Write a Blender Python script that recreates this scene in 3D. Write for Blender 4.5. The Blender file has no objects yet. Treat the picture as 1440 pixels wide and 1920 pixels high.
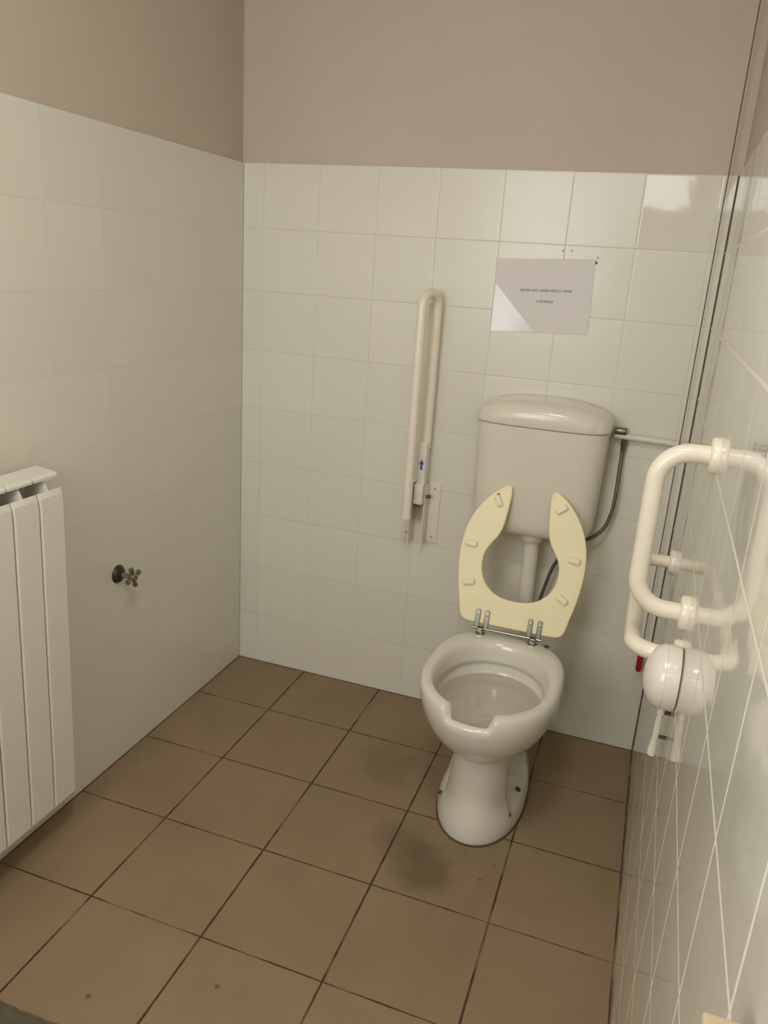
import bpy, bmesh, math, random
from math import pi, sin, cos, sqrt, atan2
from mathutils import Vector, Matrix
random.seed(7)
S = bpy.context.scene
COL = S.collection

# ------------------------------------------------------------------ camera
YAW, PITCH, ROLL = -0.3208, 0.3058, 0.0675
CAM = Vector((1.389, -2.4719, 1.5206))
FPX = 1458.57
fw = Vector((sin(YAW) * cos(PITCH), cos(YAW) * cos(PITCH), -sin(PITCH)))
rt = Vector((cos(YAW), -sin(YAW), 0))
up = rt.cross(fw)
RT = cos(ROLL) * rt + sin(ROLL) * up
UP = -sin(ROLL) * rt + cos(ROLL) * up
cd = bpy.data.cameras.new('camera')
cam = bpy.data.objects.new('camera', cd)
COL.objects.link(cam)
m = Matrix((RT, UP, -fw)).transposed().to_4x4()
m.translation = CAM
cam.matrix_world = m
cd.sensor_fit = 'HORIZONTAL'
cd.sensor_width = 36
cd.lens = FPX / 1440 * 36
cd.clip_start = 0.02
S.camera = cam

# ------------------------------------------------------------------ world, light, exposure
S.view_settings.view_transform = 'Standard'
S.view_settings.look = 'None'
S.view_settings.gamma = 1
S.view_settings.use_curve_mapping = False
S.view_settings.exposure = 0.0
w = bpy.data.worlds.new('world')
S.world = w
w.use_nodes = True
w.node_tree.nodes['Background'].inputs[0].default_value = (0.75, 0.87, 1.0, 1)
w.node_tree.nodes['Background'].inputs[1].default_value = 0.6

W = 1.516          # room width
H = 1.8156         # top of the wall tiling
YF = -3.2          # wall behind the camera
CE = 2.75          # ceiling
ROW = H / 9


def area(name, loc, rot, sx, sy, power, col):
    l = bpy.data.lights.new(name, 'AREA')
    l.shape = 'RECTANGLE'
    l.size, l.size_y, l.energy, l.color = sx, sy, power, col
    o = bpy.data.objects.new(name, l)
    COL.objects.link(o)
    o.location, o.rotation_euler = loc, rot
    return o


# daylight through the two windows behind the camera, and an added, unseen ceiling light to fill from above
area('window_daylight', (0.53, YF + 0.035, 1.75), (pi / 2, 0, 0), 0.80, 1.20, 19.5, (1.0, 0.985, 0.945))
area('added_ceiling_fill', (1.10, -1.90, 2.60), (0, 0, 0), 0.30, 0.30, 11.5, (1.0, 0.97, 0.92))
area('transom_daylight', (1.21, YF + 0.035, 2.16), (pi / 2, 0, 0), 0.40, 0.34, 2.7, (1.0, 0.985, 0.945))


# ------------------------------------------------------------------ helpers
def tag(o, label=None, cat=None, group=None, kind=None):
    if label: o['label'] = label
    if cat: o['category'] = cat
    if group: o['group'] = group
    if kind: o['kind'] = kind
    return o


def empty(name, loc, label, cat, group=None):
    o = bpy.data.objects.new(name, None)
    COL.objects.link(o)
    o.location = loc
    o.empty_display_size = 0.05
    return tag(o, label, cat, group)


def mesh(name, verts, faces, mat, parent=None, smooth=True, angle=None):
    """verts in world metres; parent offset removed so the child sits in place"""
    me = bpy.data.meshes.new(name)
    off = Vector((0, 0, 0))
    p = parent
    while p:
        off += Vector(p.location)
        p = p.parent
    me.from_pydata([tuple(Vector(v) - off) for v in verts], [], faces)
    bm = bmesh.new()
    bm.from_mesh(me)
    bmesh.ops.remove_doubles(bm, verts=bm.verts, dist=1e-6)
    bmesh.ops.recalc_face_normals(bm, faces=bm.faces)
    bm.to_mesh(me)
    bm.free()
    if smooth:
        for f in me.polygons: f.use_smooth = True
        if angle: me.set_sharp_from_angle(angle=math.radians(angle))
    me.materials.append(mat)
    o = bpy.data.objects.new(name, me)
    COL.objects.link(o)
    o.parent = parent
    return o


class G:
    def __init__(s): s.v, s.f = [], []

    def add(s, v, f):
        n = len(s.v)
        s.v += [tuple(x) for x in v]
        s.f += [tuple(i + n for i in q) for q in f]
        return s

    def box(s, x0, x1, y0, y1, z0, z1, b=0.0):
        """box, with bevelled edges when b > 0"""
        bm = bmesh.new()
        bmesh.ops.create_cube(bm, size=1)
        for v in bm.verts:
            v.co = Vector(((x0 + x1) / 2 + v.co.x * (x1 - x0), (y0 + y1) / 2 + v.co.y * (y1 - y0), (z0 + z1) / 2 + v.co.z * (z1 - z0)))
        if b > 0:
            bmesh.ops.bevel(bm, geom=bm.edges[:], offset=b, segments=3, profile=0.6, affect='EDGES')
        bm.verts.index_update()
        s.add([v.co for v in bm.verts], [[v.index for v in f.verts] for f in bm.faces])
        bm.free()
        return s

    def xf(s, mat, n0=0):
        s.v = s.v[:n0] + [tuple(mat @ Vector(v)) for v in s.v[n0:]]
        return s

    def rings(s, rings, cap=True, closed=False):
        n = len(rings[0])
        v = [p for r in rings for p in r]
        f = []
        for k in range(len(rings) - 1 + (1 if closed else 0)):
            a, b = k * n, ((k + 1) % len(rings)) * n
            for i in range(n):
                j = (i + 1) % n
                f.append((a + i, a + j, b + j, b + i))
        if cap and not closed:
            f.append(tuple(range(n))[::-1])
            f.append(tuple(range((len(rings) - 1) * n, len(rings) * n)))
        return s.add(v, f)

    def tube(s, pts, r, seg=20, cap=True):
        """round tube along pts; r a number or a list"""
        pts = [Vector(p) for p in pts]
        rr = r if isinstance(r, (list, tuple)) else [r] * len(pts)
        rings, nrm = [], None
        for i, p in enumerate(pts):
            t = (pts[min(i + 1, len(pts) - 1)] - pts[max(i - 1, 0)]).normalized()
            if nrm is None:
                a = Vector((0, 0, 1)) if abs(t.z) < 0.9 else Vector((1, 0, 0))
                nrm = t.cross(a).normalized()
            nrm = (nrm - t * nrm.dot(t)).normalized()
            bn = t.cross(nrm)
            rings.append([p + rr[i] * (cos(2 * pi * k / seg) * nrm + sin(2 * pi * k / seg) * bn) for k in range(seg)])
        return s.rings(rings, cap)

    def lathe(s, prof, origin, axis, seg=40):
        """prof: list of (radius, distance along axis)"""
        ax = Vector(axis).normalized()
        a = Vector((0, 0, 1)) if abs(ax.z) < 0.9 else Vector((1, 0, 0))
        u = ax.cross(a).normalized()
        v = ax.cross(u)
        o = Vector(origin)
        rings = [[o + ax * d + max(r, 1e-5) * (cos(2 * pi * k / seg) * u + sin(2 * pi * k / seg) * v) for k in range(seg)] for r, d in prof]
        return s.rings(rings, True)

    def prism(s, outline, depth_vec):
        n = len(outline)
        d = Vector(depth_vec)
        v = [Vector(p) for p in outline] + [Vector(p) + d for p in outline]
        f = [tuple(range(n)), tuple(range(2 * n - 1, n - 1, -1))]
        for i in range(n):
            j = (i + 1) % n
            f.append((i, i + n, j + n, j))
        return s.add(v, f)

    def out(s, name, mat, parent=None, smooth=True, angle=40):
        return mesh(name, s.v, s.f, mat, parent, smooth, angle)


def smooth_path(pts, n=10):
    """Catmull-Rom through pts"""
    P = [Vector(p) for p in pts]
    P = [P[0] * 2 - P[1]] + P + [P[-1] * 2 - P[-2]]
    out = []
    for i in range(1, len(P) - 2):
        for k in range(n):
            t = k / n
            out.append(0.5 * ((2 * P[i]) + (P[i + 1] - P[i - 1]) * t + (2 * P[i - 1] - 5 * P[i] + 4 * P[i + 1] - P[i + 2]) * t * t
                              + (3 * P[i] - P[i - 1] - 3 * P[i + 1] + P[i + 2]) * t ** 3))
    out.append(P[-2])
    return out


def filleted(pts, rad, n=10):
    """polyline with round bends of radius rad"""
    P = [Vector(p) for p in pts]
    out = [P[0]]
    for i in range(1, len(P) - 1):
        a, b = (P[i - 1] - P[i]).normalized(), (P[i + 1] - P[i]).normalized()
        half = a.angle(b) / 2
        d = rad / math.tan(half)
        c = P[i] + (a + b).normalized() * (rad / sin(half))
        s0, s1 = P[i] + a * d - c, P[i] + b * d - c
        ang = s0.angle(s1)
        for k in range(n + 1):
            t = k / n
            out.append(c + (sin((1 - t) * ang) * s0 + sin(t * ang) * s1) / sin(ang))
    out.append(P[-1])
    return out


def sst(a, b, x):
    t = max(0, min(1, (x - a) / (b - a)))
    return t * t * (3 - 2 * t)


# ------------------------------------------------------------------ materials
class N:
    def __init__(s, name):
        s.m = bpy.data.materials.new(name)
        s.m.use_nodes = True
        s.t = s.m.node_tree
        s.b = s.t.nodes['Principled BSDF']

    def n(s, typ, **kw):
        o = s.t.nodes.new(typ)
        for k, v in kw.items():
            if hasattr(o, k): setattr(o, k, v)
            else: o.inputs[k].default_value = v
        return o

    def l(s, a, b): s.t.links.new(a, b)

    def math(s, op, a, b=None, c=None, clamp=False):
        o = s.t.nodes.new('ShaderNodeMath')
        o.operation = op
        o.use_clamp = clamp
        for i, x in enumerate((a, b, c)):
            if x is None: continue
            if isinstance(x, (int, float)): o.inputs[i].default_value = x
            else: s.l(x, o.inputs[i])
        return o.outputs[0]

    def map(s, x, a, b, c=0.0, d=1.0, smooth=False):
        o = s.t.nodes.new('ShaderNodeMapRange')
        if smooth: o.interpolation_type = 'SMOOTHSTEP'
        s.l(x, o.inputs[0])
        for i, v in enumerate((a, b, c, d)): o.inputs[i + 1].default_value = v
        return o.outputs[0]

    def noise(s, scale, detail=3, rough=0.5, vec=None):
        o = s.n('ShaderNodeTexNoise')
        o.inputs['Scale'].default_value = scale
        o.inputs['Detail'].default_value = detail
        o.inputs['Roughness'].default_value = rough
        if vec is None: vec = s.pos()
        s.l(vec, o.inputs['Vector'])
        return o.outputs[0]

    def pos(s):
        if not hasattr(s, 'g'): s.g = s.t.nodes.new('ShaderNodeNewGeometry')
        return s.g.outputs['Position']

    def xyz(s):
        o = s.t.nodes.new('ShaderNodeSeparateXYZ')
        s.l(s.pos(), o.inputs[0])
        return o.outputs

    def mix(s, f, a, b):
        o = s.t.nodes.new('ShaderNodeMix')
        o.data_type = 'RGBA'
        if isinstance(f, (int, float)): o.inputs[0].default_value = f
        else: s.l(f, o.inputs[0])
        for i, x in ((6, a), (7, b)):
            if isinstance(x, tuple): o.inputs[i].default_value = (*x, 1) if len(x) == 3 else x
            else: s.l(x, o.inputs[i])
        return o.outputs[2]

    def bump(s, h, strength=1.0, dist=1.0):
        o = s.n('ShaderNodeBump')
        o.inputs['Strength'].default_value = strength
        o.inputs['Distance'].default_value = dist
        s.l(h, o.inputs['Height'])
        s.l(o.outputs[0], s.b.inputs['Normal'])


def plain(name, col, rough=0.4, metal=0.0, var=0.04, scale=18.0, bump=0.0, coat=0.0, spec=0.5):
    k = N(name)
    nz = k.noise(scale, 4)
    a = tuple(c * (1 - var) for c in col)
    b = tuple(min(1, c * (1 + var)) for c in col)
    k.l(k.mix(k.map(nz, 0.3, 0.7), a, b), k.b.inputs['Base Color'])
    k.b.inputs['Roughness'].default_value = rough
    k.b.inputs['Metallic'].default_value = metal
    k.b.inputs['Specular IOR Level'].default_value = spec
    k.b.inputs['Coat Weight'].default_value = coat
    k.b.inputs['Coat Roughness'].default_value = 0.05
    if bump: k.bump(k.noise(scale * 6, 3), 1.0, bump)
    return k.m


def wall_tiles(name, axis, u0, col, grout, gw=0.0016, tilt=0.0011, rough=0.07, pitch=0.2, sharp=False, spec=0.5, pillow=0.0002):
    k = N(name)
    p = k.xyz()
    u = k.math('DIVIDE', k.math('SUBTRACT', p[axis], u0), pitch)
    v = k.math('DIVIDE', p[2], ROW)
    fu, fv = k.math('FRACT', u), k.math('FRACT', v)
    iu, iv = k.math('FLOOR', u), k.math('FLOOR', v)
    du = k.math('MULTIPLY', k.math('MINIMUM', fu, k.math('SUBTRACT', 1.0, fu)), pitch)
    dv = k.math('MULTIPLY', k.math('MINIMUM', fv, k.math('SUBTRACT', 1.0, fv)), ROW)
    d = k.math('MINIMUM', du, dv)
    wob = k.math('MULTIPLY', k.math('SUBTRACT', k.noise(40, 2), 0.5), 0.0012)
    g = k.map(k.math('ADD', d, wob), gw * 0.6, gw * 1.5, 0, 1, True)      # 1 on the tile
    cb = k.n('ShaderNodeCombineXYZ')
    k.l(iu, cb.inputs[0]); k.l(iv, cb.inputs[1])
    wn = k.n('ShaderNodeTexWhiteNoise')
    wn.noise_dimensions = '3D'
    k.l(cb.outputs[0], wn.inputs['Vector'])
    rc = k.n('ShaderNodeSeparateColor')
    k.l(wn.outputs['Color'], rc.inputs[0])
    c2 = tuple(c * 0.965 for c in col)
    tc = k.mix(rc.outputs[2], col, c2)
    dirt = k.map(k.noise(3.0, 4), 0.35, 0.75, 0, 0.10)
    tc = k.mix(dirt, tc, tuple(c * f for c, f in zip(col, (0.82, 0.78, 0.68))))
    if axis == 1 and sharp is False and rough > 0.2:      # sooty smear above the radiator
        q = k.xyz()
        a_ = k.math('DIVIDE', k.math('SUBTRACT', q[1], -1.30), 0.34)
        b_ = k.math('DIVIDE', k.math('SUBTRACT', q[2], 1.03), 0.075)
        dd = k.math('SQRT', k.math('ADD', k.math('MULTIPLY', a_, a_), k.math('MULTIPLY', b_, b_)))
        dd = k.math('ADD', dd, k.math('MULTIPLY', k.math('SUBTRACT', k.noise(9, 3), 0.5), 0.9))
        tc = k.mix(k.map(dd, 0.35, 1.2, 0.34, 0, True), tc, (0.46, 0.36, 0.26))
    gfade = k.map(k.noise(5.0, 2), 0.35, 0.65, 0.55, 1.0)
    gc = k.mix(gfade, col, grout)
    k.l(k.mix(g, gc, tc), k.b.inputs['Base Color'])
    rv = rough
    if sharp:      # the tiles of the top row next to the right corner keep a mirror glaze
        sel = k.math('MULTIPLY', k.math('GREATER_THAN', iu, 5.5), k.math('GREATER_THAN', iv, 7.5))
        rv = k.map(sel, 0, 1, rough, 0.05)
        ro = k.n('ShaderNodeMix'); ro.data_type = 'FLOAT'
        k.l(g, ro.inputs[0]); ro.inputs[2].default_value = 0.75; k.l(rv, ro.inputs[3])
        k.l(ro.outputs[0], k.b.inputs['Roughness'])
    else:
        k.l(k.map(g, 0, 1, 0.75, rough), k.b.inputs['Roughness'])
    k.b.inputs['Specular IOR Level'].default_value = spec
    pil = k.math('MULTIPLY', k.map(d, 0.0, 0.005, 0, 1, True), pillow)
    t = k.math('ADD', k.math('MULTIPLY', k.math('SUBTRACT', rc.outputs[0], 0.5), fu), k.math('MULTIPLY', k.math('SUBTRACT', rc.outputs[1], 0.5), fv))
    h = k.math('ADD', pil, k.math('MULTIPLY', t, tilt))
    h = k.math('ADD', h, k.math('MULTIPLY', k.noise(7.0, 2), 0.0010))
    k.bump(h)
    return k.m


TILE = (0.765, 0.745, 0.655)
M = {}
M['tile_back'] = wall_tiles('glazed_tile_back', 0, 0.0762, TILE, (0.62, 0.61, 0.53), rough=0.24, sharp=True, gw=0.0012, spec=0.45)
M['tile_left'] = wall_tiles('glazed_tile_left', 1, -0.12, TILE, (0.69, 0.68, 0.60), rough=0.28, gw=0.0012, pillow=0.0001)
M['tile_right'] = wall_tiles('glazed_tile_right', 1, -1.56, TILE, (0.88, 0.85, 0.76), gw=0.0028, rough=0.05, tilt=0.0005, spec=0.8)
M['tile_front'] = wall_tiles('glazed_tile_front', 0, 0.05, TILE, (0.56, 0.52, 0.44), rough=0.12)
M['plaster'] = plain('painted_plaster', (0.565, 0.490, 0.410), 0.85, var=0.03, scale=3, bump=0.0006, spec=0.2)
M['ceiling'] = plain('ceiling_paint', (0.72, 0.66, 0.56), 0.9, var=0.02, scale=3, spec=0.2)
M['porcelain'] = plain('porcelain', (0.72, 0.69, 0.615), 0.16, var=0.015, scale=6, coat=0.35)
M['tank'] = plain('cistern_plastic', (0.74, 0.70, 0.60), 0.22, var=0.015, scale=6, coat=0.15)
M['seat'] = plain('seat_cream', (0.88, 0.79, 0.505), 0.42, var=0.03, scale=14)
M['rubber'] = plain('bumper_cream', (0.88, 0.82, 0.62), 0.5)
M['chrome'] = plain('chrome', (0.30, 0.30, 0.26), 0.2, 1.0)
M['dull_chrome'] = plain('dull_chrome', (0.24, 0.22, 0.18), 0.35, 1.0, var=0.2)
M['tarnish'] = plain('tarnished_brass', (0.085, 0.075, 0.045), 0.45, 0.8, var=0.3, scale=60)
M['steel_hose'] = plain('braided_hose', (0.16, 0.155, 0.14), 0.4, 0.7, var=0.3, scale=300)
M['rail'] = plain('rail_nylon', (0.86, 0.79, 0.66), 0.25, var=0.015, coat=0.2)
M['white_plastic'] = plain('white_plastic', (0.80, 0.75, 0.66), 0.2, var=0.01, coat=0.3)
M['pipe_white'] = plain('pipe_white', (0.72, 0.68, 0.58), 0.35)
M['radiator'] = plain('radiator_enamel', (0.76, 0.74, 0.65), 0.35, var=0.015)
M['rust'] = plain('rust_spot', (0.16, 0.09, 0.05), 0.8, var=0.3, scale=80)
M['dark'] = plain('dark_metal', (0.07, 0.06, 0.045), 0.5)
M['seal'] = plain('old_sealant', (0.085, 0.055, 0.028), 0.7, var=0.3, scale=40)
M['red'] = plain('red_plastic', (0.36, 0.012, 0.014), 0.35)
M['string'] = plain('dark_cord', (0.17, 0.12, 0.075), 0.8)
M['blue'] = plain('blue_print', (0.03, 0.10, 0.33), 0.4)
M['sticker'] = plain('sticker', (0.70, 0.70, 0.66), 0.35)
M['paper'] = plain('paper', (0.74, 0.71, 0.70), 0.7, var=0.01)
M['ink'] = plain('ink', (0.12, 0.10, 0.11), 0.7)
M['beige'] = plain('beige_cardboard', (0.48, 0.38, 0.24), 0.7, var=0.06)
M['frame'] = plain('window_frame_paint', (0.7, 0.68, 0.62), 0.4)
M['mark'] = plain('faint_mark', (0.36, 0.29, 0.20), 0.8, var=0.2, scale=90)

k = N('clear_film')
k.b.inputs['Base Color'].default_value = (1, 1, 1, 1)
tr = k.n('ShaderNodeBsdfTransparent'); gl = k.n('ShaderNodeBsdfGlossy'); gl.inputs['Roughness'].default_value = 0.12
fr = k.n('ShaderNodeFresnel'); fr.inputs['IOR'].default_value = 1.5
mx = k.n('ShaderNodeMixShader')
k.l(k.math('MULTIPLY', fr.outputs[0], 1.3, clamp=True), mx.inputs[0]); k.l(tr.outputs[0], mx.inputs[1]); k.l(gl.outputs[0], mx.inputs[2])
k.l(mx.outputs[0], k.t.nodes['Material Output'].inputs[0])
M['film'] = k.m

k = N('window_glass')
tr = k.n('ShaderNodeBsdfTransparent'); gl = k.n('ShaderNodeBsdfGlossy'); gl.inputs['Roughness'].default_value = 0.3
mx = k.n('ShaderNodeMixShader'); mx.inputs[0].default_value = 0.08
k.l(tr.outputs[0], mx.inputs[1]); k.l(gl.outputs[0], mx.inputs[2]); k.l(mx.outputs[0], k.t.nodes['Material Output'].inputs[0])
M['glass'] = k.m

k = N('bowl_water')
k.b.inputs['Base Color'].default_value = (0.52, 0.49, 0.42, 1)
k.b.inputs['Roughness'].default_value = 0.03
k.bump(k.noise(22, 2), 1.0, 0.002)
M['water'] = k.m

# floor: square stoneware tiles, laid from the back wall out to a dark screed strip
k = N('stoneware_floor')
p = k.xyz()
FP, FX, FY = 0.3098, 0.2865, -0.3007
u = k.math('DIVIDE', k.math('SUBTRACT', p[0], FX), FP)
v = k.math('DIVIDE', k.math('SUBTRACT', p[1], FY), FP)
fu, fv = k.math('FRACT', u), k.math('FRACT', v)
du = k.math('MULTIPLY', k.math('MINIMUM', fu, k.math('SUBTRACT', 1.0, fu)), FP)
dv = k.math('MULTIPLY', k.math('MINIMUM', fv, k.math('SUBTRACT', 1.0, fv)), FP)
wob = k.math('MULTIPLY', k.math('SUBTRACT', k.noise(28, 3), 0.5), 0.0035)
gu = k.map(k.math('ADD', du, wob), 0.0014, 0.0036, 0, 1, True)
gv = k.map(k.math('ADD', dv, wob), 0.0008, 0.0028, 0, 1, True)
g = k.math('MINIMUM', gu, gv)
per = k.math('MINIMUM', k.math('MINIMUM', p[0], k.math('SUBTRACT', W, p[0])), k.math('MULTIPLY', p[1], -1.0))
g = k.math('MINIMUM', g, k.map(k.math('ADD', per, wob), 0.0015, 0.0045, 0, 1, True))
cb = k.n('ShaderNodeCombineXYZ')
k.l(k.math('FLOOR', u), cb.inputs[0]); k.l(k.math('FLOOR', v), cb.inputs[1])
wn = k.n('ShaderNodeTexWhiteNoise'); k.l(cb.outputs[0], wn.inputs['Vector'])
c = k.mix(k.map(k.noise(4.0, 5, 0.6), 0.3, 0.7), (0.258, 0.183, 0.106), (0.305, 0.220, 0.132))
c = k.mix(k.math('MULTIPLY', wn.outputs['Value'], 0.22), c, (0.21, 0.16, 0.09))
c = k.mix(k.map(k.noise(180, 2), 0.45, 0.8, 0, 0.25), c, (0.17, 0.125, 0.07))


def blot(k, c, x, y, rx, ry, amt, col):
    a = k.math('DIVIDE', k.math('SUBTRACT', p[0], x), rx)
    b = k.math('DIVIDE', k.math('SUBTRACT', p[1], y), ry)
    d = k.math('SQRT', k.math('ADD', k.math('MULTIPLY', a, a), k.math('MULTIPLY', b, b)))
    d = k.math('ADD', d, k.math('MULTIPLY', k.math('SUBTRACT', k.noise(11, 4), 0.5), 1.3))
    return k.mix(k.map(d, 0.2, 1.15, amt, 0, True), c, col)


# dirty patches that stay on the tiles
c = blot(k, c, 1.02, -0.80, 0.11, 0.14, 0.68, (0.115, 0.085, 0.047))
c = blot(k, c, 0.93, -0.74, 0.09, 0.10, 0.52, (0.125, 0.09, 0.05))
c = blot(k, c, 0.78, -0.42, 0.16, 0.14, 0.42, (0.15, 0.115, 0.065))
c = blot(k, c, 0.62, -0.60, 0.10, 0.10, 0.20, (0.16, 0.12, 0.07))
c = blot(k, c, 0.68, -0.98, 0.08, 0.06, 0.22, (0.15, 0.11, 0.065))
c = blot(k, c, 0.40, -0.95, 0.10, 0.08, 0.15, (0.15, 0.11, 0.065))
for (sx, sy, sr) in ((0.462, -1.455, 0.008), (0.70, -1.33, 0.007), (1.19, -0.725, 0.006), (1.165, -0.79, 0.007)):
    c = blot(k, c, sx, sy, sr, sr, 0.7, (0.07, 0.05, 0.03))
gfade = k.map(k.noise(6.0, 2), 0.36, 0.50, 0.35, 1.0)
gc = k.mix(gfade, c, (0.055, 0.038, 0.018))
c = k.mix(g, gc, c)
k.l(c, k.b.inputs['Base Color'])
k.b.inputs['Roughness'].default_value = 0.62
k.b.inputs['Specular IOR Level'].default_value = 0.3
h = k.math('ADD', k.math('MULTIPLY', g, 0.0012), k.math('MULTIPLY', k.noise(60, 4), 0.0006))
h = k.math('ADD', h, k.math('MULTIPLY', k.noise(9, 3), 0.0015))
k.bump(h)
M['floor'] = k.m
M['screed'] = plain('dark_screed', (0.115, 0.10, 0.07), 0.8, var=0.12, scale=20, bump=0.001, spec=0.2)

# ------------------------------------------------------------------ the room
T = 0.008


def structure(g, name, mat, parent=None, angle=30):
    o = g.out(name, mat, parent, smooth=False)
    if parent is None: tag(o, kind='structure')
    return o


YT = -1.530
fl = structure(G().box(-0.12, W + 0.12, YF - 0.12, YT, -0.10, -0.006), 'floor', M['screed'])
# ragged front edge of the last row of tiles
edge = []
n = 120
for i in range(n + 1):
    x = i / n * W
    edge.append(Vector((x, YT + random.uniform(-0.0022, 0.0022) + 0.0025 * sin(x * 31), 0)))
ol = [Vector((0, 0.0, 0)), Vector((W, 0.0, 0))] + edge[::-1]
g = G().prism([q - Vector((0, 0, 0.012)) for q in ol], (0, 0, 0.012))
structure(G().add(g.v, g.f), 'paving', M['floor'], fl)
structure(G().box(-0.12, W + 0.12, YT, 0.12, -0.10, -0.012), 'subfloor', M['screed'], fl)

wb = structure(G().box(-0.12, W + 0.12, T, 0.12, -0.1, CE), 'wall_back', M['plaster'])
structure(G().box(0, W, 0, T, 0, H, 0.0015), 'tiling', M['tile_back'], wb)
wl = structure(G().box(-0.12, -T, YF, T, -0.1, CE), 'wall_left', M['plaster'])
structure(G().box(-T, 0, YF, 0, 0, H, 0.0015), 'tiling', M['tile_left'], wl)
wr = structure(G().box(W + T, W + 0.12, YF, T, -0.1, CE), 'wall_right', M['plaster'])
structure(G().box(W, W + T, YF, 0, 0, H, 0.0015), 'tiling', M['tile_right'], wr)
structure(G().box(-0.12, W + 0.12, YF - 0.12, 0.12, CE, CE + 0.1), 'ceiling', M['ceiling'])

structure(G().tube([(W - 0.0012, -0.0012, 0.0), (W - 0.0012, -0.0012, H)], 0.0016, 8), 'trim_1', M['seal'])

# wall behind the camera, with the two window openings
X0, X1, Z0, Z1 = 0.09, 0.97, 1.11, 2.39
A0, A1, B0, B1 = 0.99, 1.43, 1.97, 2.35
g = G()
for q in ((-0.12, X0, -0.1, CE), (X0, X1, -0.1, Z0), (X0, X1, Z1, CE), (X1, A0, -0.1, CE), (A0, A1, -0.1, B0), (A0, A1, B1, CE), (A1, W + 0.12, -0.1, CE)):
    g.box(q[0], q[1], YF - 0.12, YF, q[2], q[3])
structure(g, 'wall_front', M['plaster'])
for nm, (a, b, c_, d_) in (('window_1', (X0, X1, Z0, Z1)), ('window_2', (A0, A1, B0, B1))):
    g = G()
    for q in ((a, b, c_, c_ + 0.04), (a, b, d_ - 0.04, d_), (a, a + 0.04, c_, d_), (b - 0.04, b, c_, d_)):
        g.box(q[0], q[1], YF - 0.10, YF - 0.04, q[2], q[3])
    f = structure(g, nm, M['frame'])
    structure(G().box(a + 0.04, b - 0.04, YF - 0.075, YF - 0.07, c_ + 0.04, d_ - 0.04), 'pane', M['glass'], f)

# added ceiling lamp, above and behind the frame, assumed for light from high up
tag(G().lathe([(0, 0), (0.17, 0), (0.17, 0.02), (0.15, 0.05), (0, 0.06)], (1.10, -1.90, CE), (0, 0, -1), 40).out('added_ceiling_lamp', M['white_plastic']),
    'added round white lamp on the ceiling, out of view', 'ceiling lamp')

# ------------------------------------------------------------------ toilet
CX = 1.095
NT = 192


def ell(a, vf, vb, z, nf=2.1, nb=2.6, fn=None, cx=CX, vc=None):
    """closed outline, v = distance from the back wall; theta 0 is the front"""
    if vc is None: vc = vb + (vf - vb) * 0.52
    out = []
    for i in range(NT):
        th = 2 * pi * i / NT
        s_, c_ = sin(th), cos(th)
        nn = nf if c_ > 0 else nb
        uu = a * math.copysign(abs(s_) ** (2 / nn), s_)
        b = (vf - vc) if c_ > 0 else (vc - vb)
        vv = vc + b * math.copysign(abs(c_) ** (2 / nn), c_)
        zz = z
        if fn: uu, vv, zz = fn(th, uu, vv, zz)
        out.append(Vector((cx + uu, -vv, zz)))
    return out


def notch(th, full_r):
    if cos(th) <= 0: return 0.0
    return 1 - sst(0.050, 0.068, abs(0.19 * sin(th) + 0.010))


def rimf(drop, push):
    def fn(th, uu, vv, zz):
        k_ = notch(th, 0)
        return uu, vv + push * k_, zz - drop * k_
    return fn


def pedf(strength):
    def fn(th, uu, vv, zz):
        col = 0.97
        mid = 0.36
        rear = 1.0
        a1 = sst(0.552, 0.578, vv)                 # 1 in the front column
        a2 = 1 - sst(0.375, 0.405, vv)             # 1 in the rear block
        g_ = mid + (col - mid) * a1 + (rear - mid) * a2
        return uu * (1 + (g_ - 1) * strength), vv, zz
    return fn


toilet = empty('toilet', (CX, -0.55, 0), 'cream white floor-standing toilet with notched front rim and raised seat, near the right wall', 'toilet')
R = []
R.append(ell(0.108, 0.662, 0.21, 0.000))
R.append(ell(0.126, 0.679, 0.20, 0.001))
R.append(ell(0.128, 0.681, 0.20, 0.012))
R.append(ell(0.126, 0.678, 0.20, 0.035, fn=pedf(0.0)))
R.append(ell(0.122, 0.674, 0.20, 0.060, fn=pedf(0.10)))
R.append(ell(0.117, 0.669, 0.20, 0.080, fn=pedf(0.5)))
R.append(ell(0.111, 0.664, 0.20, 0.095, nf=2.2, fn=pedf(0.85)))
R.append(ell(0.106, 0.660, 0.20, 0.115, nf=2.3, fn=pedf(1.0)))
R.append(ell(0.101, 0.653, 0.20, 0.160, nf=2.4, fn=pedf(1.0)))
R.append(ell(0.099, 0.648, 0.20, 0.210, nf=2.4, fn=pedf(1.0)))
R.append(ell(0.100, 0.648, 0.20, 0.240, nf=2.4, fn=pedf(0.95)))
R.append(ell(0.105, 0.655, 0.20, 0.258, nf=2.3, fn=pedf(0.7)))
R.append(ell(0.119, 0.676, 0.20, 0.272, fn=pedf(0.35)))
R.append(ell(0.138, 0.702, 0.21, 0.288, fn=pedf(0.08)))
R.append(ell(0.156, 0.732, 0.215, 0.312))
R.append(ell(0.172, 0.760, 0.22, 0.345))
R.append(ell(0.183, 0.780, 0.24, 0.380))
R.append(ell(0.189, 0.790, 0.265, 0.415, fn=rimf(0.004, 0)))
R.append(ell(0.191, 0.793, 0.285, 0.440, nb=3.0, fn=rimf(0.014, 0)))
R.append(ell(0.190, 0.791, 0.290, 0.458, nb=3.0, fn=rimf(0.024, -0.001)))
R.append(ell(0.186, 0.787, 0.294, 0.467, nb=3.0, fn=rimf(0.030, -0.001)))
R.append(ell(0.178, 0.778, 0.302, 0.471, nb=3.0, fn=rimf(0.032, 0.002)))
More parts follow.
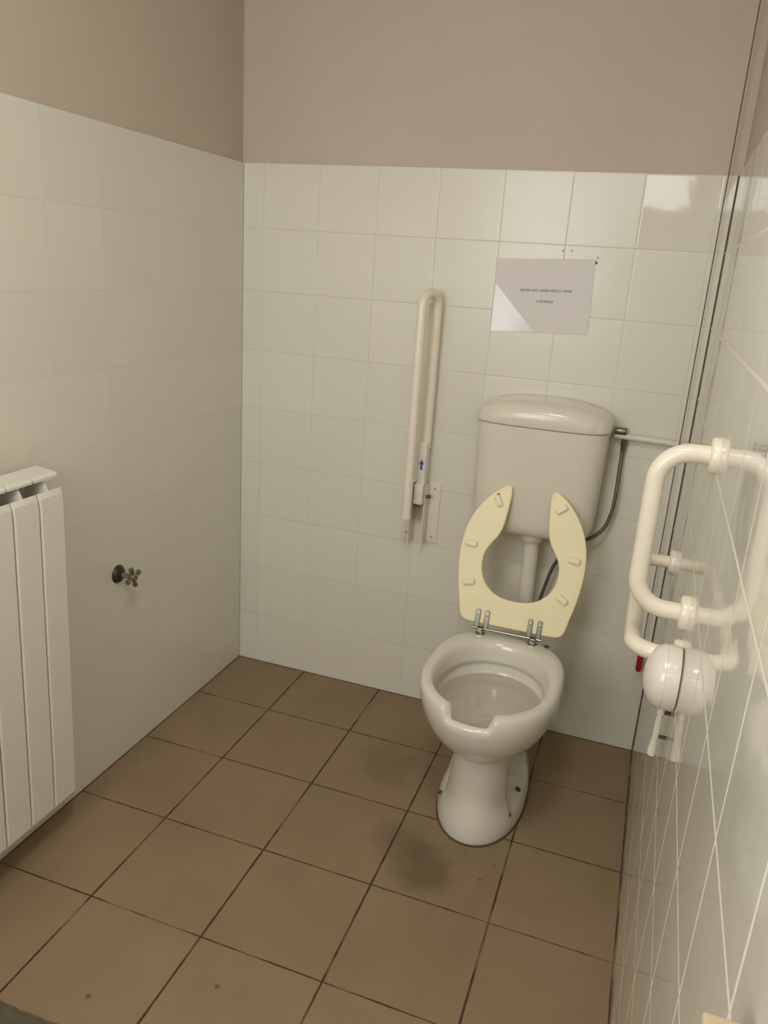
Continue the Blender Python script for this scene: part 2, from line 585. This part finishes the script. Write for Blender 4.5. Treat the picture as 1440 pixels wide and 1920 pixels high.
R.append(ell(0.165, 0.764, 0.340, 0.471, nb=2.4, vc=0.57, fn=rimf(0.032, 0.014)))
R.append(ell(0.158, 0.755, 0.351, 0.468, nb=2.3, vc=0.57, fn=rimf(0.032, 0.020)))
R.append(ell(0.154, 0.749, 0.357, 0.460, nb=2.2, vc=0.565, fn=rimf(0.032, 0.024)))
R.append(ell(0.152, 0.745, 0.361, 0.445, nb=2.2, vc=0.56, fn=rimf(0.024, 0.022)))
R.append(ell(0.149, 0.741, 0.366, 0.420, nb=2.2, vc=0.56, fn=rimf(0.012, 0.014)))
R.append(ell(0.149, 0.740, 0.367, 0.412, nb=2.2, vc=0.56, fn=rimf(0.006, 0.008)))
R.append(ell(0.152, 0.744, 0.364, 0.408, nb=2.2, vc=0.56))
R.append(ell(0.158, 0.751, 0.357, 0.402, nb=2.2, vc=0.56))
R.append(ell(0.158, 0.751, 0.357, 0.392, nb=2.2, vc=0.56))
R.append(ell(0.151, 0.740, 0.366, 0.372, nb=2.1, vc=0.56))
R.append(ell(0.141, 0.722, 0.375, 0.352, nb=2.0, vc=0.55))
R.append(ell(0.105, 0.668, 0.388, 0.310, nb=2.0, vc=0.52))
R.append(ell(0.075, 0.600, 0.395, 0.280, nb=2.0, vc=0.49))
R.append(ell(0.040, 0.520, 0.420, 0.235, nb=2.0, vc=0.47))
bowl = G().rings(R).out('bowl', M['porcelain'], toilet, angle=60)
G().rings([ell(0.1495, 0.737, 0.3675, 0.3700, nb=2.1, vc=0.56), ell(0.1510, 0.739, 0.3655, 0.3720, nb=2.1, vc=0.56)]).out('water', M['water'], toilet)
G().rings([ell(0.127, 0.680, 0.20, 0.0), ell(0.1305, 0.684, 0.197, 0.0), ell(0.1305, 0.684, 0.197, 0.0015), ell(0.127, 0.680, 0.20, 0.004)]).out('sealant', M['seal'], toilet)
# inlet spigot at the back
G().lathe([(0.030, 0), (0.034, 0.002), (0.034, 0.05), (0.0, 0.05)], (CX + 0.01, -0.25, 0.405), (0, 1, 0)).out('inlet', M['porcelain'], toilet)
for (sx, sy, sz) in ((0.104, -0.468, 0.068), (0.097, -0.575, 0.056), (-0.108, -0.548, 0.046)):
    G().lathe([(0.008, 0), (0.008, 0.004), (0.005, 0.0065), (0.0, 0.007)], (CX + sx, sy, sz), (0.55 if sx > 0 else -0.55, 0, 1), 18).out('screw_cap', M['dark'], toilet)
G().lathe([(0.008, 0), (0.008, 0.004), (0, 0.005)], (CX + 0.116, -0.318, 0.4695), (0, 0, 1), 16).out('hole_cap', M['dark'], toilet)

# raised seat, underside towards the room
P0 = Vector((CX, -0.310, 0.495))
VD = Vector((0, 0.125, 0.415)).normalized()
UD = Vector((1, 0, 0))
ND = UD.cross(VD)          # towards the room and down-forward
if ND.y > 0: ND = -ND


def sp(u_, v_, d_=0.0): return P0 + UD * u_ + VD * v_ + ND * d_


half = [(0.0, 0.004), (0.06, 0.004), (0.10, 0.004), (0.136, 0.006), (0.150, 0.012), (0.160, 0.026), (0.168, 0.062), (0.178, 0.105), (0.1855, 0.150),
        (0.190, 0.200), (0.1885, 0.250), (0.180, 0.295), (0.166, 0.333), (0.147, 0.367), (0.126, 0.394), (0.105, 0.415), (0.088, 0.428), (0.076, 0.434),
        (0.066, 0.433), (0.060, 0.424), (0.0585, 0.400), (0.062, 0.360), (0.067, 0.315), (0.078, 0.280), (0.096, 0.252), (0.109, 0.228),
        (0.115, 0.200), (0.112, 0.165), (0.098, 0.132), (0.070, 0.105), (0.038, 0.092), (0.0, 0.088)]
sp_pts = smooth_path([Vector((a, b, 0)) for a, b in half], 4)
outl = [(q.x, q.y) for q in sp_pts]
outl += [(-a, b) for a, b in outl[::-1][1:-1]]


def inset(ol, d):
    n_ = len(ol)
    res = []
    for i in range(n_):
        a, b, c_ = Vector(ol[i - 1]), Vector(ol[i]), Vector(ol[(i + 1) % n_])
        t = (c_ - a)
        t.normalize()
        nn = Vector((-t.y, t.x))
        res.append(tuple(b + nn * d))
    return res


TH = 0.020
rr = [inset(outl, 0.009), inset(outl, 0.005), inset(outl, 0.002), outl, outl, inset(outl, 0.0015), inset(outl, 0.004)]
dd = [-TH, -TH + 0.002, -TH + 0.006, -TH + 0.011, -0.003, -0.0008, 0.0]
v_, f_ = [], []
n_ = len(outl)
for ring, d_ in zip(rr, dd): v_ += [sp(a, b, d_) for a, b in ring]
for kk in range(len(rr) - 1):
    for i in range(n_):
        j = (i + 1) % n_
        f_.append((kk * n_ + i, kk * n_ + j, (kk + 1) * n_ + j, (kk + 1) * n_ + i))
h_ = len(sp_pts)
# flat faces: quads between the outer and the inner edge of the ring
outer_i = list(range(0, h_))
for base in (0, (len(rr) - 1) * n_):
    f_.append(tuple(range(base, base + n_)))
seat = mesh('seat', v_, f_, M['seat'], toilet, True, 35)
for pf in seat.data.polygons:
    if len(pf.vertices) > 8: pf.use_smooth = False
for (bu, bv, ang) in ((-0.095, 0.383, -62), (-0.157, 0.242, -4), (-0.145, 0.124, 12), (0.095, 0.386, 38), (0.155, 0.242, -8), (0.138, 0.122, -34)):
    g = G().box(-0.0175, 0.0175, -0.0085, 0.0085, -0.001, 0.012, 0.004)
    a = math.radians(ang)
    mt = Matrix.Identity(4)
    c0 = UD * cos(a) + VD * sin(a)
    c1 = -UD * sin(a) + VD * cos(a)
    for r_ in range(3):
        mt[r_][0], mt[r_][1], mt[r_][2], mt[r_][3] = c0[r_], c1[r_], ND[r_], sp(bu, bv)[r_]
    g.xf(mt)
    g.out('bumper', M['rubber'], seat)
g = G()
g.lathe([(0.004, 0), (0.004, 0.004), (0, 0.004)], sp(-0.099, 0.402, -0.001), ND, 12)
g.out('rust_stain', M['rust'], seat)


def strap(u_):
    g = G()
    ol = []
    for i in range(24):
        t = 2 * pi * i / 24
        ol.append((u_ + 0.0075 * cos(t), (0.040 if sin(t) > 0 else -0.008) + 0.0075 * sin(t)))
    rings = []
    for s_, d_ in ((1.0, 0.0005), (1.0, 0.003), (0.8, 0.0045)):
        rings.append([sp(u_ + (a - u_) * s_, b if s_ == 1 else 0.016 + (b - 0.016) * 0.96, d_) for a, b in ol])
    g.rings(rings)
    g.lathe([(0.0036, 0), (0.0032, 0.002), (0, 0.0026)], sp(u_, 0.032, 0.004), ND, 14)
    return g


for u_ in (-0.101, -0.073, 0.059, 0.087):
    strap(u_).out('hinge_strap', M['chrome'], seat)
for u_ in (-0.087, 0.073):
    g = G()
    c_ = sp(u_, -0.012, 0.002)
    g.box(c_.x - 0.010, c_.x + 0.010, c_.y - 0.012, c_.y + 0.010, 0.471, c_.z + 0.006, 0.003)
    g.lathe([(0.015, 0), (0.015, 0.003), (0.011, 0.005), (0.0, 0.005)], (c_.x, c_.y - 0.002, 0.4695), (0, 0, 1), 24)
    g.out('hinge_block', M['chrome'], toilet)
a, b = sp(-0.112, -0.010, 0.003), sp(0.098, -0.010, 0.003)
G().tube([a, b], 0.0045, 14).out('hinge_rod', M['chrome'], toilet)

# ------------------------------------------------------------------ cistern
cis = empty('cistern', (1.09, -0.09, 0.74), 'cream plastic cistern with arched lid on the wall above the toilet', 'cistern')


def tankring(a, vf, z, n=4.6, cx=1.09, vb=0.006):
    out = []
    for i in range(NT):
        th = 2 * pi * i / NT
        s_, c_ = sin(th), cos(th)
        uu = a * math.copysign(abs(s_) ** (2 / n), s_)
        if c_ > 0:
            vv = 0.06 + (vf - 0.06) * abs(c_) ** (2 / n)
            vv -= 0.010 * (uu / a) ** 2
        else:
            vv = 0.06 - (0.06 - vb) * abs(c_) ** (2 / 12)
        out.append(Vector((cx + uu, -vv, z)))
    return out


R = [tankring(0.115, 0.115, 0.742), tankring(0.148, 0.138, 0.744), tankring(0.168, 0.152, 0.751), tankring(0.180, 0.161, 0.763),
     tankring(0.187, 0.167, 0.780), tankring(0.190, 0.170, 0.800), tankring(0.194, 0.175, 0.92), tankring(0.198, 0.181, 1.05), tankring(0.1995, 0.183, 1.090),
     tankring(0.197, 0.180, 1.092)]
G().rings(R).out('tank', M['tank'], cis, angle=50)


def lidring(a, vf, zf, n=4.6):
    out = tankring(a, vf, 0, n)
    return [Vector((q.x, q.y, zf((q.x - 1.09) / 0.204))) for q in out]


def panel(x): return sqrt(max(0.0, 1 - (x / 0.80) ** 2)) if abs(x) < 0.80 else 0.0


def crown(x): return 0.040 + 0.034 * (1 - abs(x) ** 2.6)


ZL = 1.0935
R = [lidring(0.197, 0.181, lambda x: ZL), lidring(0.203, 0.187, lambda x: ZL + 0.0008), lidring(0.204, 0.188, lambda x: ZL + 0.003),
     lidring(0.204, 0.188, lambda x: ZL + 0.010 + 0.030 * panel(x)), lidring(0.2035, 0.184, lambda x: ZL + 0.018 + 0.031 * panel(x)),
     lidring(0.201, 0.176, lambda x: ZL + crown(x) - 0.013), lidring(0.196, 0.164, lambda x: ZL + crown(x) - 0.006),
     lidring(0.186, 0.148, lambda x: ZL + crown(x) - 0.002), lidring(0.165, 0.125, lambda x: ZL + crown(x)),
     lidring(0.110, 0.095, lambda x: ZL + crown(x)), lidring(0.03, 0.066, lambda x: ZL + crown(x))]
G().rings(R).out('lid', M['tank'], cis, angle=30)
g = G().tube(filleted([(1.10, -0.085, 0.745), (1.105, -0.085, 0.405), (1.105, -0.26, 0.405)], 0.06), 0.024, 28)
g.out('flush_pipe', M['pipe_white'], cis)
G().lathe([(0.0, 0), (0.031, 0.0), (0.034, 0.004), (0.034, 0.022), (0.030, 0.030), (0.0, 0.030)], (1.10, -0.085, 0.744), (0, 0, -1), 36).out('collar', M['pipe_white'], cis)

# water feed
feed = empty('water_feed', (1.33, -0.03, 1.06), 'white water pipe with chrome valve and grey hose beside the cistern', 'pipe')
G().tube([(1.30, -0.020, 1.073), (1.40, -0.019, 1.071), (W - 0.001, -0.018, 1.068)], 0.0095, 18).out('pipe', M['pipe_white'], feed)
G().lathe([(0, 0), (0.0105, 0), (0.012, 0.003), (0.012, 0.032), (0.010, 0.036), (0, 0.036)], (1.298, -0.022, 1.088), (1, 0, 0), 24).out('valve', M['dull_chrome'], feed)
g = G()
g.lathe([(0, 0), (0.009, 0), (0.011, 0.002), (0.011, 0.016), (0.0085, 0.018), (0.0085, 0.030), (0.007, 0.040), (0, 0.040)], (1.330, -0.022, 1.062), (0, 0, -1), 6)
g.out('nut', M['dull_chrome'], feed, angle=30)
hose = smooth_path([(1.330, -0.022, 1.028), (1.330, -0.030, 0.97), (1.331, -0.040, 0.90), (1.328, -0.045, 0.84), (1.313, -0.05, 0.785), (1.285, -0.055, 0.752),
                    (1.24, -0.055, 0.72), (1.20, -0.055, 0.68), (1.172, -0.055, 0.62), (1.158, -0.055, 0.56), (1.145, -0.055, 0.50), (1.13, -0.05, 0.44)], 8)
G().tube(hose, 0.0058, 14).out('hose', M['steel_hose'], feed)

# ------------------------------------------------------------------ folded support rail
fr_ = empty('folding_grab_rail', (0.700, 0, 0.72), 'white folding support rail swung up flat against the wall, left of the cistern', 'grab rail')
XR = 0.700
pts = filleted([(XR - 0.014, -0.120, 0.735), (XR - 0.014, -0.120, 1.449), (XR + 0.010, -0.030, 1.449), (XR + 0.010, -0.030, 0.955)], 0.042)
G().tube(pts, 0.0150, 24).out('tube', M['rail'], fr_)
g = G().lathe([(0, 0), (0.0165, 0), (0.0165, 0.006), (0.0, 0.006)], (XR - 0.014, -0.120, 0.735), (0, 0, -1), 24)
g.out('end_cap', M['white_plastic'], fr_)
# flat wall plates with the two cheeks between them
for (a, b) in ((0.636, 0.676), (0.726, 0.766)):
    pl = G().box(a, b, -0.005, 0.0, 0.617, 0.832, 0.002).out('wall_plate', M['white_plastic'], fr_)
    for z_ in (0.640, 0.812):
        G().lathe([(0.0038, 0), (0.0038, 0.002), (0, 0.0028)], ((a + b) / 2, -0.0045, z_), (0, -1, 0), 14).out('screw', M['mark'], pl)
for x_ in (0.676, 0.723):
    G().box(x_, x_ + 0.0035, -0.056, 0, 0.617, 0.832, 0.001).out('cheek', M['white_plastic'], fr_)
G().tube([(0.690, -0.036, 0.79), (0.740, -0.036, 0.79)], 0.0065, 16).out('pivot_bolt', M['rust'], fr_)
st = G().box(0.694, 0.722, -0.062, -0.022, 0.800, 0.975, 0.004).out('strut', M['white_plastic'], fr_)
G().box(0.696, 0.720, -0.0632, -0.0615, 0.845, 0.925, 0.0).out('sticker', M['sticker'], st)
ar = [(0.708, 0.921), (0.716, 0.905), (0.7115, 0.905), (0.7115, 0.886), (0.7045, 0.886), (0.7045, 0.905), (0.700, 0.905)]
G().prism([(a, -0.0632, b) for a, b in ar], (0, -0.0006, 0)).out('arrow', M['blue'], st, smooth=False)
G().box(0.694, 0.724, -0.082, -0.058, 0.770, 0.840, 0.004).out('latch', M['white_plastic'], fr_)
G().box(0.695, 0.716, -0.078, -0.060, 0.762, 0.770, 0.0015).out('latch_spring', M['dark'], fr_)

# ------------------------------------------------------------------ rails on the right wall


def flange(z, y, name, parent, r=0.0335):
    G().lathe([(0.0, 0), (r, 0.0), (r, 0.009), (r - 0.0015, 0.0125), (r - 0.005, 0.015), (0.020, 0.015), (0.0, 0.015)], (W, y, z), (-1, 0, 0), 44).out(name, M['rail'], parent, angle=50)


gh = empty('grab_rail', (W, -1.005, 0.93), 'white U-shaped vertical grab handle on the right wall, above the dome', 'grab rail')
flange(1.238, -1.005, 'flange', gh)
flange(0.934, -1.005, 'flange', gh)
G().tube(filleted([(W - 0.002, -1.005, 1.238), (W - 0.098, -1.005, 1.238), (W - 0.098, -1.005, 0.934), (W - 0.002, -1.005, 0.934)], 0.058, 14), 0.0170, 28).out('tube', M['rail'], gh)
gb = empty('grab_bar', (W, -0.70, 0.85), 'long white horizontal grab bar on the right wall, behind the vertical handle', 'grab bar')
flange(0.856, -1.035, 'flange', gb)
flange(0.816, -0.370, 'flange', gb)
G().tube(filleted([(W - 0.002, -1.035, 0.856), (W - 0.088, -1.035, 0.856), (W - 0.088, -0.370, 0.816), (W - 0.002, -0.370, 0.816)], 0.050, 14), 0.0165, 28).out('tube', M['rail'], gb)

# dome fitting and the little hand spray under it
dm = empty('domed_wall_fitting', (W, -1.09, 0.838), 'glossy white dome on the right wall just under the grab handle', 'wall fitting')
prof = [(0.0, 0.0), (0.0585, 0.0), (0.060, 0.004), (0.0605, 0.021), (0.0602, 0.0225), (0.0592, 0.0232), (0.0602, 0.024)]
for i in range(1, 15):
    t = i / 14 * pi / 2
    prof.append((0.0602 * cos(t), 0.024 + 0.036 * sin(t)))
G().lathe([(0.0, 0), (0.057, 0), (0.057, 0.003), (0, 0.003)], (W, -1.09, 0.838), (-1, 0, 0), 48).out('gap_shade_ring', M['dark'], dm)  # dark ring put in for the shaded gap between dome and wall
G().lathe(prof, (W - 0.002, -1.09, 0.838), (-1, 0, 0), 56).out('cover', M['white_plastic'], dm)
hs = empty('hand_spray', (W, -1.075, 0.70), 'small white hand spray clipped to the right wall below the dome', 'hand spray')
G().tube([(W, -1.075, 0.757), (1.500, -1.075, 0.757)], 0.0038, 12).out('holder', M['dark'], hs)
G().tube([(1.4983, -1.075, 0.753), (1.4995, -1.075, 0.776)], 0.0068, 18).out('nozzle', M['white_plastic'], hs)
G().tube([(1.4995, -1.075, 0.776), (1.4998, -1.075, 0.7805)], 0.0074, 18).out('nozzle_ring', M['dark'], hs)
G().tube([(1.4955, -1.075, 0.664), (1.4960, -1.075, 0.676), (1.4970, -1.075, 0.700), (1.4980, -1.075, 0.741), (1.4983, -1.075, 0.753)], [0.0080, 0.0085, 0.0062, 0.0065, 0.003], 18).out('handle', M['pipe_white'], hs)
G().tube([(W, -1.075, 0.705), (1.502, -1.075, 0.705)], 0.0035, 12).out('clip', M['dark'], hs)

# emergency pull cord
pc = empty('pull_cord', (1.487, -0.038, CE), 'thin dark emergency cord with red pull hanging in the right back corner', 'pull cord')
G().lathe([(0, 0), (0.032, 0), (0.032, 0.012), (0.020, 0.024), (0, 0.026)], (1.487, -0.038, CE), (0, 0, -1), 30).out('ceiling_switch', M['white_plastic'], pc)
G().tube([(1.487, -0.038, CE - 0.02), (1.4875, -0.038, 1.6), (1.487, -0.038, 0.37)], 0.0017, 8).out('cord', M['string'], pc)
G().lathe([(0, 0), (0.005, 0), (0.0095, 0.005), (0.0095, 0.052), (0.007, 0.058), (0, 0.058)], (1.487, -0.038, 0.376), (0, 0, -1), 24).out('red_pull', M['red'], pc)

# beige box low on the right wall, close to the camera
g = G().box(1.483, W, -2.20, -2.030, 0.90, 1.074, 0.003)
tag(g.out('wall_box', M['beige']), 'beige box on the right wall, cut off by the bottom right corner', 'box')

# ------------------------------------------------------------------ notice on the back wall
sg = empty('notice', (1.025, 0, 1.46), 'white printed paper notice on the tiles above the cistern', 'notice')
c4 = [Vector((0.881, 0, 1.350)), Vector((1.176, 0, 1.362)), Vector((1.169, 0, 1.579)), Vector((0.879, 0, 1.565))]
G().prism([q + Vector((0, -0.0015, 0)) for q in c4], (0, -0.0008, 0)).out('paper', M['paper'], sg, smooth=False)
# pocket film: the lower left corner curls off the paper along a diagonal crease
fa, fb = Vector((0.881, -0.0045, 1.492)), Vector((1.014, -0.0045, 1.3565))
ca = c4[0] + Vector((-0.001, -0.0060, -0.001))
vv = [fa, fb, ca]
g = G()
nn_ = 8
tri = []
for i in range(nn_ + 1):
    t = i / nn_
    p_a = fa.lerp(ca, t) + Vector((0, 0.0008 * sin(pi * t), 0))
    p_b = fb.lerp(ca, t) + Vector((0, 0.0008 * sin(pi * t), 0))
    tri.append([p_a.lerp(p_b, j / 6) for j in range(7)])
vs = [q for r_ in tri for q in r_]
fs = [(i * 7 + j, i * 7 + j + 1, (i + 1) * 7 + j + 1, (i + 1) * 7 + j) for i in range(nn_) for j in range(6)]
g.add(vs, fs)
g.out('loose_film_corner', M['film'], sg, angle=20)


def lettering(x0, x1, z0, z1, h, words):
    """rows of tiny bold capitals, too small in the photo to read"""
    g = G()
    tot = sum(words) + 0.7 * (len(words) - 1)
    cw = (x1 - x0) / tot
    i = 0.0
    rnd = random.Random(3)
    for wd in words:
        for c_ in range(wd):
            xa = x0 + i * cw
            z_ = z0 + (z1 - z0) * i / tot
            b = cw * 0.16
            kind = rnd.randrange(4)
            L = [(xa + 0.1 * cw, xa + 0.1 * cw + b * 1.4, z_, z_ + h)]
            if kind in (0, 1): L.append((xa + 0.62 * cw, xa + 0.62 * cw + b * 1.4, z_, z_ + h))
            if kind in (0, 2): L.append((xa + 0.1 * cw, xa + 0.8 * cw, z_ + h * 0.42, z_ + h * 0.6))
            if kind in (1, 2, 3): L.append((xa + 0.1 * cw, xa + 0.8 * cw, z_, z_ + h * 0.18))
            if kind in (2, 3): L.append((xa + 0.1 * cw, xa + 0.8 * cw, z_ + h * 0.82, z_ + h))
            for (a, b_, c0_, c1_) in L:
                g.add([(a, -0.00245, c0_), (b_, -0.00245, c0_), (b_, -0.00245, c1_), (a, -0.00245, c1_)], [(0, 1, 2, 3)])
            i += 1
        i += 0.7
    return g


g = lettering(0.958, 1.114, 1.4745, 1.4805, 0.0068, [8, 5, 7, 8, 7])
g.out('text_line', M['ink'], sg, smooth=False)
lettering(1.010, 1.062, 1.4445, 1.4465, 0.0068, [1, 9]).out('text_line', M['ink'], sg, smooth=False)

for (x_, z_, r_, mt_, lb) in ((1.1715, 1.5690, 0.0042, 'dark', 'dark wall plug hole touching the upper right corner of the notice'),
                              (1.1745, 1.5830, 0.0026, 'mark', 'tiny brown wall hole just above the upper right corner of the notice'),
                              (1.0720, 1.5975, 0.0026, 'mark', 'left of two faint brown marks above the top edge of the notice'),
                              (1.0980, 1.5990, 0.0026, 'mark', 'right of two faint brown marks above the top edge of the notice')):
    o = G().lathe([(r_, 0), (r_, 0.001), (r_ * 0.6, 0.0016), (0, 0.0012)], (x_, 0, z_), (0, -1, 0), 14).out('wall_hole', M[mt_])
    tag(o, lb, 'wall hole', 'old fixing holes around the notice')

# ------------------------------------------------------------------ tap on the left wall
tp = empty('wall_tap', (0, -0.718, 0.612), 'small chrome cross-handled tap on the left wall beside the radiator', 'tap')
G().lathe([(0.0, 0), (0.0275, 0.0), (0.0275, 0.002), (0.022, 0.009), (0.010, 0.013), (0, 0.013)], (0, -0.718, 0.612), (1, 0, 0), 32).out('escutcheon', M['tarnish'], tp)
G().tube([(0.008, -0.718, 0.612), (0.052, -0.718, 0.612)], 0.0085, 18).out('stem', M['chrome'], tp)
g = G().lathe([(0, 0), (0.011, 0), (0.013, 0.004), (0.013, 0.014), (0.009, 0.018), (0, 0.018)], (0.044, -0.718, 0.612), (1, 0, 0), 20)
for i in range(4):
    a = pi / 4 * 0.35 + i * pi / 2
    d_ = Vector((0, cos(a), sin(a)))
    c_ = Vector((0.053, -0.718, 0.612))
    g.tube([c_ + d_ * 0.006, c_ + d_ * 0.016, c_ + d_ * 0.024, c_ + d_ * 0.030, c_ + d_ * 0.0325], [0.0055, 0.0055, 0.0085, 0.0075, 0.003], 14)
g.out('cross_handle', M['chrome'], tp)
G().lathe([(0.006, 0), (0.005, 0.002), (0, 0.0025)], (0.062, -0.718, 0.612), (1, 0, 0), 16).out('index_button', M['rust'], tp)

# ------------------------------------------------------------------ radiator
ra = empty('radiator', (0.06, -1.40, 0.13), 'cream aluminium column radiator low on the left wall', 'radiator')
NS, PY, YE = 9, 0.080, -1.029


def section(y1):
    g = G()
    y0 = y1 - PY + 0.003
    yc = (y0 + y1) / 2
    # front panel with softened vertical edges, its foot turned in and its head turned back
    prof = [(0.094, 0.115), (0.100, 0.128), (0.101, 0.25), (0.101, 0.93), (0.0985, 0.955), (0.092, 0.968), (0.086, 0.966), (0.094, 0.952), (0.0965, 0.93), (0.0965, 0.15)]
    ys = [(y0, 0.004), (y0 + 0.0015, 0.0012), (y0 + 0.004, 0.0), (y1 - 0.004, 0.0), (y1 - 0.0015, 0.0012), (y1, 0.004)]
    g.rings([[Vector((x - dx if x > 0.0966 else x, y, z)) for x, z in prof] for y, dx in ys])
    # top deck, its front lip and the rear panel
    deck = [(0.018, 0.150), (0.018, 1.004), (0.022, 1.010), (0.076, 1.004), (0.084, 0.998), (0.084, 0.992), (0.076, 0.996), (0.024, 1.002), (0.022, 0.998), (0.022, 0.150)]
    g.rings([[Vector((x, y, z)) for x, z in deck] for y in (y0 + 0.0005, y1 - 0.0005)])
    # web in the middle, water column and the two header bosses
    g.box(0.020, 0.097, yc - 0.003, yc + 0.003, 0.15, 0.952, 0.001)
    g.add([(0.020, yc - 0.003, 0.95), (0.095, yc - 0.003, 0.95), (0.070, yc - 0.003, 0.999), (0.020, yc - 0.003, 1.003),
           (0.020, yc + 0.003, 0.95), (0.095, yc + 0.003, 0.95), (0.070, yc + 0.003, 0.999), (0.020, yc + 0.003, 1.003)],
          [(0, 1, 2, 3), (7, 6, 5, 4), (0, 4, 5, 1), (1, 5, 6, 2), (2, 6, 7, 3), (3, 7, 4, 0)])
    g.tube([(0.058, yc, 0.17), (0.058, yc, 0.93)], 0.016, 16)
    for z_ in (0.19, 0.905):
        g.tube([(0.058, y0, z_), (0.058, y1 + 0.003, z_)], 0.022, 20)
    g.v = [(a, b - 0.022 * (1 - (c - 0.13) / 0.85), c) for a, b, c in g.v]      # it hangs slightly out of plumb
    return g


for i in range(NS):
    section(YE - i * PY).out('section', M['radiator'], ra, angle=14)
for z_ in (0.19, 0.905):
    G().lathe([(0, 0), (0.020, 0), (0.020, 0.006), (0.012, 0.010), (0, 0.010)], (0.058, YE, z_), (0, 1, 0), 24).out('plug', M['radiator'], ra)
for y_ in (-1.15, -1.63):
    for z_ in (0.25, 0.86):
        G().box(0.001, 0.045, y_ - 0.008, y_ + 0.008, z_ - 0.012, z_ + 0.012, 0.002).out('bracket', M['radiator'], ra)
